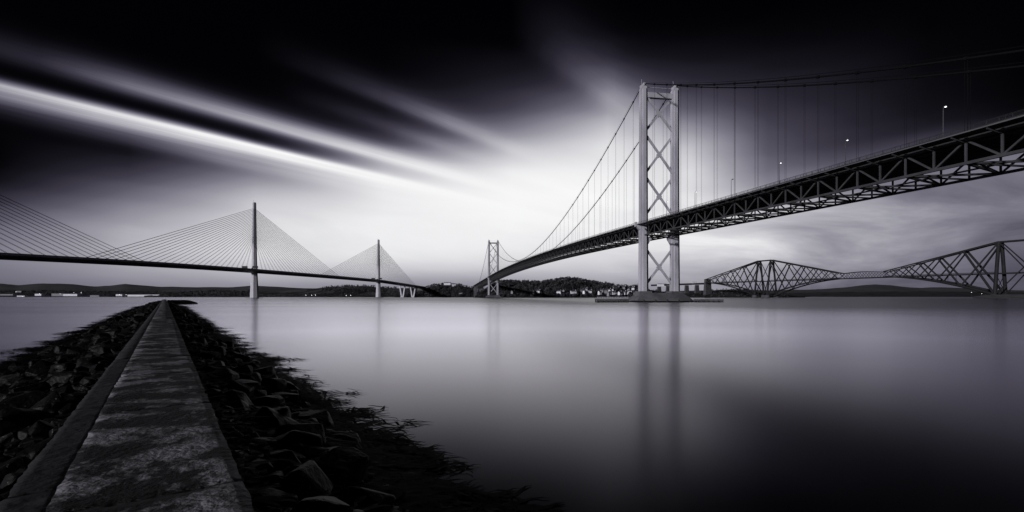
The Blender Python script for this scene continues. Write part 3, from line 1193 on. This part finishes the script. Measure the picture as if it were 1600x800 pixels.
# low jetty round the near pier
def jetty(label, x0, x1, z0, z1, h, posts):
    jt = thing('jetty', label, 'jetty', (x0, z0, 0))
    b = MB()
    b.box(((x0 + x1) / 2, (z0 + z1) / 2, h - .6), x1 - x0, z1 - z0, 1.2)
    b.build('platform', 'concrete_pier', jt)
    n = max(2, int((x1 - x0) / 3.2))
    for i in range(n + 1):
        x = x0 + .5 + (x1 - x0 - 1) * i / n
        for z in (z0 + .5, z1 - .5):
            member('pile', 'tube', 'deck_dark', (x, z, -2), (x, z, h - 1.2), .5, .5, jt)
    b = MB()
    b.box(((x0 + x1) / 2, z0 + .9, (h - 1.2) / 2 - .3), x1 - x0 - 1.2, .4, h - 1.2 + .4)
    b.build('fender_wall', 'deck_dark', jt)
    if posts:
        b = MB()
        for i in range(n * 2 + 1):
            x = x0 + .4 + (x1 - x0 - .8) * i / (n * 2)
            b.beam((x, z0 + .3, h), (x, z0 + .3, h + 1.1), .12, .12)
        for hh in (.6, 1.1):
            b.beam((x0 + .3, z0 + .3, h + hh), (x1 - .3, z0 + .3, h + hh), .1, .1)
        b.build('railing', 'tower_concrete', jt)
    return jt


jetty('low dark jetty with a pale railing left of the near bridge pier', 57.0, 78.5, 338, 346, 2.5, True)
jetty('low plain dark jetty right of the near bridge pier', 125.5, 143.5, 341, 348, 2.0, False)

# street lamps on the bridge
lamp_words = ['first', 'second', 'third', 'fourth', 'fifth', 'sixth']
for i in range(6):
    s = -31 - 36 * i
    z = deck_z(s) + .9
    st = thing('street_lamp', ('unlit' if i == 2 else 'lit') + ' lamp post on the suspension bridge deck, %s to the right of the near tower' % lamp_words[i], 'lamp post', S(s, -9.4, z), 'lamp posts along the suspension bridge')
    b = MB()
    b.tube([S(s, -9.4, z), S(s, -9.4, z + 10.2)], .16, 6, .09)
    b.tube([S(s, -9.4, z + 10.2), S(s, -9.2, z + 10.6), S(s, -8.8, z + 10.75)], .08, 5)
    b.build('pole', 'rail_steel', st)
    b = MB()
    b.beam(S(s, -9.0, z + 10.85), S(s, -8.2, z + 10.9), .34, .22)
    hd = b.build('lamp_head', 'rail_steel', st)
    b = MB()
    b.beam(S(s, -8.8, z + 10.62), S(s, -8.4, z + 10.66), .32, .28)
    b.build('lamp_glass', 'rail_steel' if i == 2 else 'lamp', hd)

# ------------------------------------------------------------------ cable-stayed bridge
QO = Vector((-568.0, 1109.0, 0))
QD = Vector((.1587, .9873, 0))
QE = Vector((.9873, -.1587, 0))


def Q(s, w, h):
    p = QO + QD * s + QE * w
    return Vector((p.x, p.y, h))


def qdeck(s):
    # summit near the central tower
    if s < 0:
        return 60.0 - 5.0 * (s / 480.0) ** 2 if s > -480 else 55.0 - (-480 - s) * .021
    return 60.0 - 2.6 * (min(s, 650) / 650.0) ** 2 - max(0, s - 650) * .033


stayed = thing('cable_stayed_bridge', 'modern cable-stayed road bridge with slender single column towers on the left', 'bridge', Q(0, 0, 0))
ss = [-1000 + 20 * i for i in range(0, 106)]
ss = [s for s in ss if s <= 1100]
b = MB()
b.sweep([[Q(s, w, qdeck(s) + h) for w, h in ((-19.5, -1.2), (-7, -4.6), (7, -4.6), (19.5, -1.2), (19.8, .2), (-19.8, .2))] for s in ss])
b.build('deck_girder', 'stay_deck', stayed)
for sg in (-1, 1):
    b = MB()
    b.sweep([[Q(s, sg * w, qdeck(s) + h) for w, h in ((19.3, .25), (19.5, .25), (19.5, 3.2), (19.3, 3.2))] for s in ss])
    b.build('wind_shield', 'wind_shield', stayed)
for s0, top, lab in ((-650, 200.5, 'near tower out at the left'), (0, 210.0, 'tall pale single column tower, the taller of the two'), (650, 200.5, 'smaller far single column tower')):
    b = MB()
    rings = []
    for h, a, c in ((-3, 9.2, 8.2), (4, 8.8, 7.8), (qdeck(s0) - 6, 6.4, 6.0), (qdeck(s0) + 8, 5.7, 5.4), (130, 4.6, 4.6), (top, 3.6, 3.9)):
        k_ = .35
        pl = [(-a, -c * k_), (-a * k_, -c), (a * k_, -c), (a, -c * k_), (a, c * k_), (a * k_, c), (-a * k_, c), (-a, c * k_)]
        rings.append([Q(s0 + q, p, h) for p, q in pl])
    b.sweep(rings)
    tw = tag(b.build('tower', 'tower_concrete', stayed), lab)
    b = MB()
    b.sweep([[Q(s0 + q, p, h) for p, q in ((-13, -12), (13, -12), (13, 12), (-13, 12))] for h in (-3, .9)])
    b.build('tower_base', 'concrete_pier', tw)
    b = MB()
    b.tube([Q(s0, -2, top), Q(s0, -2, top + 6)], .25, 5)
    b.beam(Q(s0 - 2, 0, top + .6), Q(s0 + 2, 0, top + .6), 4, 1.2)
    b.build('mast', 'tower_concrete', tw)
    for d in (-1, 1):
        for i in range(24):
            r_ = 28 + i * (384 - 28) / 23.0
            zt = top - 13 - (23 - i) * 2.9
            sd_ = s0 + d * r_
            for w in (-1.0, 1.0):
                member('stay_cable', 'tube', 'stay', Q(s0 + d * 3.0, w * .6, zt), Q(sd_, w, qdeck(sd_) + .2), .2, .2, stayed)
# sign gantries across the carriageways either side of each tower
for s0 in (0, 650):
    for sg in (-1, 1):
        z = qdeck(s0 - 14)
        s_ = s0 - 14
        b = MB()
        b.beam(Q(s_, sg * 6.5, z), Q(s_, sg * 6.5, z + 9), .6, .6)
        b.beam(Q(s_, sg * 18.6, z), Q(s_, sg * 18.6, z + 9), .6, .6)
        b.beam(Q(s_, sg * 6.0, z + 8.8), Q(s_, sg * 19.1, z + 8.8), .8, .8)
        b.beam(Q(s_, sg * 6.0, z + 6.4), Q(s_, sg * 19.1, z + 6.4), .6, .5)
        g_ = b.build('sign_gantry', 'rail_steel', stayed)
        for w in (8.3, 12.6, 16.9):
            b = MB()
            b.beam(Q(s_ - .9, sg * w, z + 5.2), Q(s_ - .9, sg * w, z + 10.0), 4.1, .4, QD)
            b.build('sign_board', 'deck_dark', g_)
# V shaped side piers
for s_ in (873, 990):
    b = MB()
    zt = qdeck(s_) - 4.5
    for sg in (-1, 1):
        b.beam(Q(s_, sg * 2.6, -2), Q(s_, sg * 10.5, zt), 5.2, 4.6, QD, 4.4, 4.0)
    b.box(Q(s_, 0, 1.0), 13, 10, 3.5, QE, QD)
    b.build('v_pier', 'tower_concrete', stayed)
b = MB()
b.box(Q(1096, 0, 17), 30, 20, 40, QE, QD)
b.build('abutment', 'concrete_pier', stayed)

# ------------------------------------------------------------------ cantilever rail bridge
CO = Vector((750.5, 1453.0, 0))
CD = Vector((-.3654, .9308, 0))      # north
CE = Vector((.9308, .3654, 0))


def C(s, w, h):
    p = CO + CD * s + CE * w
    return Vector((p.x, p.y, h))


rail = thing('cantilever_bridge', 'dark steel cantilever railway bridge with diamond shaped trusses on the right', 'bridge', C(0, 0, 0))
ARM = 207.0
HT, HB, HD = 108.5, 7.0, 48.0        # top of tower, foot, track level
TIP_T, TIP_B = 61.0, 48.5


def half_w(h):
    return 18.3 - (h - HB) / (HT - HB) * 13.3


def arm_nodes(n=6, q=.80):
    l0 = ARM * (1 - q) / (1 - q ** n)
    out, x = [0.0], 0.0
    for i in range(n):
        x += l0 * q ** i
        out.append(x)
    return out


def chord_bottom(x):
    # gently curved lower member
    t = x / ARM
    return HB + (TIP_B - HB) * (1 - max(0.0, 1 - t) ** 1.75)


def chord_top(x):
    return HT + (TIP_T - HT) * (x / ARM)


def cantilever(label, s_lo, s_hi, arms, fat=1.0):
    b = MB()
    # tower chords between the two faces, top and track level
    b.beam(C(s_lo, 0, HD), C(s_hi, 0, HD), 9, 2.6)
    part = tag(b.build('cantilever', 'rail_bridge', rail), label)
    for sg in (-1, 1):
        member('top_girder', 'box', 'rail_bridge', C(s_lo, sg * half_w(HT), HT), C(s_hi, sg * half_w(HT), HT), 1.8, 3.0, part)
    for s in (s_lo, s_hi):
        for sg in (-1, 1):
            member('tower_column', 'tube', 'rail_bridge', C(s, sg * half_w(HB), HB), C(s, sg * half_w(HT), HT), 2.6 * fat, 2.6 * fat, part)
            b = MB()
            b.tube([C(s, sg * 18.3, -3), C(s, sg * 18.3, 2), C(s, sg * 18.3, HB + .4)], 8.6, 14, 6.6)
            b.build('stone_pier', 'stone_pier', part)
        for h0, h1 in ((HB, 44), (50, HT)):
            for sg in (-1, 1):
                member('tower_brace', 'box', 'rail_bridge', C(s + sg * .5, -sg * half_w(h0), h0), C(s + sg * .5, sg * half_w(h1), h1), .8, 1.0, part)
    for sg in (-1, 1):
        for a, c in (((s_lo, HB), (s_hi, HT)), ((s_hi, HB), (s_lo, HT))):
            member('tower_brace', 'tube', 'rail_bridge', C(a[0], sg * half_w(a[1]), a[1]), C(c[0], sg * half_w(c[1]), c[1]), 1.1, 1.1, part)
    for d in arms:
        s0 = s_hi if d > 0 else s_lo
        xs = arm_nodes()
        for sg in (-1, 1):
            b = MB()
            pts = [C(s0 + d * ARM * k / 16, sg * half_w(chord_bottom(ARM * k / 16)), chord_bottom(ARM * k / 16)) for k in range(17)]
            b.tube(pts, 2.3 * fat, 8, 1.3)
            b.build('lower_chord', 'rail_bridge', part)
            b = MB()
            p0, p1 = C(s0, sg * half_w(HT), HT), C(s0 + d * ARM, sg * half_w(TIP_T), TIP_T)
            b.beam(p0, p1, 2.6, 3.4, Vector((0, 0, 1)), 1.6, 2.0)
            b.build('upper_chord', 'rail_bridge', part)
            for i in range(6):
                x0, x1 = xs[i], xs[i + 1]
                k = 1 - i / 8
                hb0, hb1, ht0, ht1 = chord_bottom(x0), chord_bottom(x1), chord_top(x0), chord_top(x1)
                member('strut', 'tube', 'rail_bridge', C(s0 + d * x0, sg * half_w(hb0), hb0), C(s0 + d * x1, sg * half_w(ht1), ht1), 1.7 * fat * k, 1.7 * fat * k, part)
                member('tie', 'box', 'rail_bridge', C(s0 + d * x0, sg * half_w(ht0), ht0), C(s0 + d * x1, sg * half_w(hb1), hb1), 2.0 * fat * k, 2.0 * fat * k, part)
                if i:
                    xm = (x0 + x1) / 2
                    member('post', 'box', 'rail_bridge', C(s0 + d * xm, sg * half_w(chord_bottom(xm)), chord_bottom(xm)), C(s0 + d * xm, sg * half_w(HD), HD), .5, .5, part)
        b = MB()
        b.beam(C(s0, 0, HD), C(s0 + d * ARM, 0, HD), 9, 2.6)
        b.beam(C(s0, -5, HD + 2.6), C(s0 + d * ARM, -5, HD + 2.6), .4, 1.2)
        b.build('track_deck', 'rail_bridge', part)
        for i in range(1, 7):
            hb = chord_bottom(xs[i])
            ht = chord_top(xs[i])
            member('cross_strut', 'box', 'rail_bridge', C(s0 + d * xs[i], -half_w(hb), hb), C(s0 + d * xs[i], half_w(hb), hb), .7, .7, part)
            member('cross_strut', 'box', 'rail_bridge', C(s0 + d * xs[i], -half_w(ht), ht), C(s0 + d * xs[i], half_w(ht), ht), .6, .6, part)


cantilever('far diamond shaped cantilever by the village shore', 0.0, 44.2, (-1, 1))
GAP = 106.0
NF = -(2 * ARM + GAP)                 # north face of the nearer cantilever
cantilever('nearer cantilever cut by the right edge', NF - 79.2, NF, (-1, 1), 1.25)
# suspended girder with a hog-backed top
b = MB()
b.beam(C(-ARM, 0, HD), C(-ARM - GAP, 0, HD), 9, 2.6)
sp = b.build('suspended_span', 'rail_bridge', rail)
NBY = 8
for sg in (-1, 1):
    prev = None
    for i in range(NBY + 1):
        u = i / NBY
        h = TIP_T - 1 + 3.2 * math.sin(math.pi * u)
        s = -ARM - GAP * u
        top_, bot_ = C(s, sg * 5.5, h), C(s, sg * 5.5, HD)
        if prev:
            member('upper_chord', 'box', 'rail_bridge', prev[0], top_, 1.1, 1.2, sp)
            member('tie', 'box', 'rail_bridge', prev[0], bot_, .6, .6, sp)
            member('strut', 'box', 'rail_bridge', prev[1], top_, .6, .6, sp)
        prev = (top_, bot_)
# landward pier tower and approach viaduct to the north
s_p = 44.2 + ARM + 4
b = MB()
b.sweep([[C(s_p + q * a, p * c, h) for p, q in ((-1, -1), (1, -1), (1, 1), (-1, 1))] for h, a, c in ((0, 6.5, 14), (44, 5, 11), (44.1, 5.6, 11.6), (46, 5.6, 11.6), (46.1, 4.8, 10.5), (62, 4.6, 10))])
b.build('end_pier', 'stone_pier', rail)
b = MB()
b.beam(C(s_p, 0, HD - 1), C(s_p + 300, 0, HD - 1), 9, 6.0)
b.build('approach_girder', 'rail_bridge', rail)
for i in range(1, 6):
    s = s_p + 51 * i
    b = MB()
    b.sweep([[C(s + q * a, p * c, h) for p, q in ((-1, -1), (1, -1), (1, 1), (-1, 1))] for h, a, c in ((0, 4.6, 9), (HD - 5, 3.0, 6.5))])
    b.build('approach_pier', 'stone_pier', rail)

# ------------------------------------------------------------------ houses and sheds
def house(label, group, x, y, z, wid, dep, wall_h, roof_h, rot, wall_mat='house_white', name='house', cat='house', wing=False):
    """gabled building whose foot shows at photo row y when standing at distance z"""
    X = (x - CX) / F_PX * z
    g = CAM_H + (HOR - y) / F_PX * z
    r = thing(name, label, cat, (X, z, g), group)
    a = Vector((math.cos(rot), math.sin(rot), 0))
    c = Vector((-math.sin(rot), math.cos(rot), 0))
    o = Vector((X, z, g))
    zz = Vector((0, 0, 1))
    b = MB()
    w, d, h = wid / 2, dep / 2, wall_h
    pts = [o + a * i * w + c * j * d + zz * k for k in (-3, h) for j in (-1, 1) for i in (-1, 1)]
    gl, gr = o - a * w + zz * (h + roof_h), o + a * w + zz * (h + roof_h)
    b.add(pts + [gl, gr], [(0, 2, 3, 1), (0, 1, 5, 4), (2, 6, 7, 3), (0, 4, 8, 6, 2), (1, 3, 7, 9, 5)])
    b.build('wall', wall_mat, r)
    b = MB()
    e = .5
    for j in (-1, 1):
        q = [o + a * (w + e) * i + c * (j * (d + e)) + zz * (h - .3) for i in (-1, 1)] + [o + a * (w + e) * i + zz * (h + roof_h + .15) for i in (1, -1)]
        b.add(q + [p + zz * .35 for p in q], [(0, 1, 2, 3), (4, 5, 6, 7), (0, 1, 5, 4), (1, 2, 6, 5), (2, 3, 7, 6), (3, 0, 4, 7)])
    rf = b.build('roof', 'roof_slate', r)
    if wid < 40:
        b = MB()
        b.box(o + a * (w * .8) + zz * (h + roof_h + .8), 1.0, 1.4, 2.6, a, c)
        b.build('chimney', wall_mat, rf)
        n_ = max(2, int(wid / 4))
        for i in range(n_):
            b = MB()
            b.box(o + a * (-w + wid * (i + .5) / n_) - c * (d + .06) + zz * (h * .58), 1.2, .12, 1.5, a, c)
            b.build('window', 'roof_slate', r)
    return r


rs = random.Random(17)
VILLAGE = [(802, 457.5, 12), (835, 458, 9), (842, 456.5, 10), (874, 458, 13), (882, 457, 10), (893, 453.5, 8), (896, 457.6, 14), (913, 457.8, 8), (922, 457, 8), (925, 448.5, 10), (934, 449, 9), (937, 459, 9),
           (942, 449.8, 9), (947, 457, 11), (951, 461.3, 6), (959, 459, 12), (960, 449.5, 11), (969, 459.6, 12), (973, 449.7, 12), (976, 459, 8), (983, 455.5, 7), (985, 457.8, 9), (990, 452, 8), (992, 460, 7), (838, 441.8, 9), (915, 443.5, 7), (899, 448.5, 8)]
ORD = ['first', 'second', 'third', 'fourth', 'fifth', 'sixth', 'seventh', 'eighth', 'ninth', 'tenth', 'eleventh', 'twelfth', 'thirteenth', 'fourteenth', 'fifteenth', 'sixteenth', 'seventeenth', 'eighteenth', 'nineteenth', 'twentieth'] + ['twenty-' + q for q in ('first', 'second', 'third', 'fourth', 'fifth', 'sixth', 'seventh', 'eighth', 'ninth')] + ['thirtieth'] + ['thirty-' + q for q in ('first', 'second', 'third', 'fourth', 'fifth')]
for k in range(16):
    VILLAGE.append((rs.uniform(905, 996), rs.choice([rs.uniform(447, 451.5), rs.uniform(454, 459.5)]), rs.uniform(5, 9)))
VILLAGE.sort()
seen_rows = {'lower': 0, 'upper': 0}
for x, y, w in VILLAGE:
    row = 'lower' if y > 452.5 else 'upper'
    lab = 'small pale gabled house, %s from the left in the %s row on the wooded shore' % (ORD[seen_rows[row]], row)
    seen_rows[row] += 1
    z = 1475 + (460 - y) * 18
    house(lab, 'white houses on the wooded far shore', x, y, z, w * rs.uniform(.9, 1.25), 8, rs.uniform(3.6, 6.0), rs.uniform(2.5, 4.0), rs.uniform(-.9, .9), rs.choice(['house_white', 'house_white', 'house_grey']))
for x, y, w, lab in ((720, 460.5, 12, 'white house at the foot of the hill left of the far suspension tower'), (699, 444.4, 22, 'long white building on top of the hill left of the far suspension tower'), (709, 446.4, 12, 'short white building on top of the hill, beside the long one')):
    house(lab, 'white buildings on the hill left of the far suspension tower', x, y, 2060 if y > 455 else 2180, w * 1.3, 12, 7, 2.5, rs.uniform(-.2, .3))
house('pale flat building behind the cross brace of the near tower', None, 1034, 446.5, 1900, 32, 12, 7, .8, 0, 'house_white', 'building', 'building')
house('small white building on top of the railway approach viaduct', None, 1085, 445, 1980, 16, 10, 10, .8, 0, 'house_white', 'building', 'building')
SHEDS = [(10, 461, 26, 5, 'house_grey'), (35, 463, 12, 4, 'house_white'), (62, 461.5, 10, 9, 'house_white'), (92, 462, 18, 12, 'house_grey'), (112, 462, 22, 10, 'house_white'), (150, 463, 14, 6, 'house_grey'),
         (188, 462, 10, 8, 'house_white'), (226, 462.6, 50, 8, 'house_white'), (241, 464, 8, 5, 'house_white'), (32, 456, 8, 5, 'house_grey')]
SHEDS.sort()
for k, (x, y, w, h, mt) in enumerate(SHEDS):
    z = 3300
    house('pale dockyard shed on the far left shore, %s from the left' % ORD[k], 'dockyard sheds on the far left shore', x, min(y, 463.2), z, w * 4.0, 25, h * 1.15, 2.5, .05, mt, 'dockyard_shed', 'shed')

# tiny lit lamps of the dockyard and the villages
LIGHTS = [(25, 456.4), (62, 459), (94, 459.5), (115, 457.5), (127, 457.5), (187, 460.3), (197, 460.4), (241, 463.3), (258, 461), (35, 463.6), (281, 466.3 - 3.4),
          (478, 461.3), (487, 461.4), (493, 461.5), (541, 461.8), (548, 461.6), (404, 461.2), (1518, 457), (1534, 459)]
LIGHTS.sort()
for i, (x, y) in enumerate(LIGHTS):
    z = 3200 if x < 300 else (2380 if x < 700 else 3250)
    X = (x - CX) / F_PX * z
    h = CAM_H + (HOR - y) / F_PX * z
    lt = thing('shore_lamp', 'tiny lit lamp on the far shore, %s from the left' % ORD[i], 'lamp', (X, z, 0), 'lit lamps on the far shore')
    b = MB()
    b.tube([(X, z, -2), (X, z, h)], .3, 5)
    b.build('pole', 'rail_steel', lt)
    b = MB()
    b.tube([(X, z - .4, h), (X, z - .4, h + .7), (X, z - .4, h + 1.4)], 1.1, 6, .7)
    b.build('lamp_glass', 'lamp_small', lt)
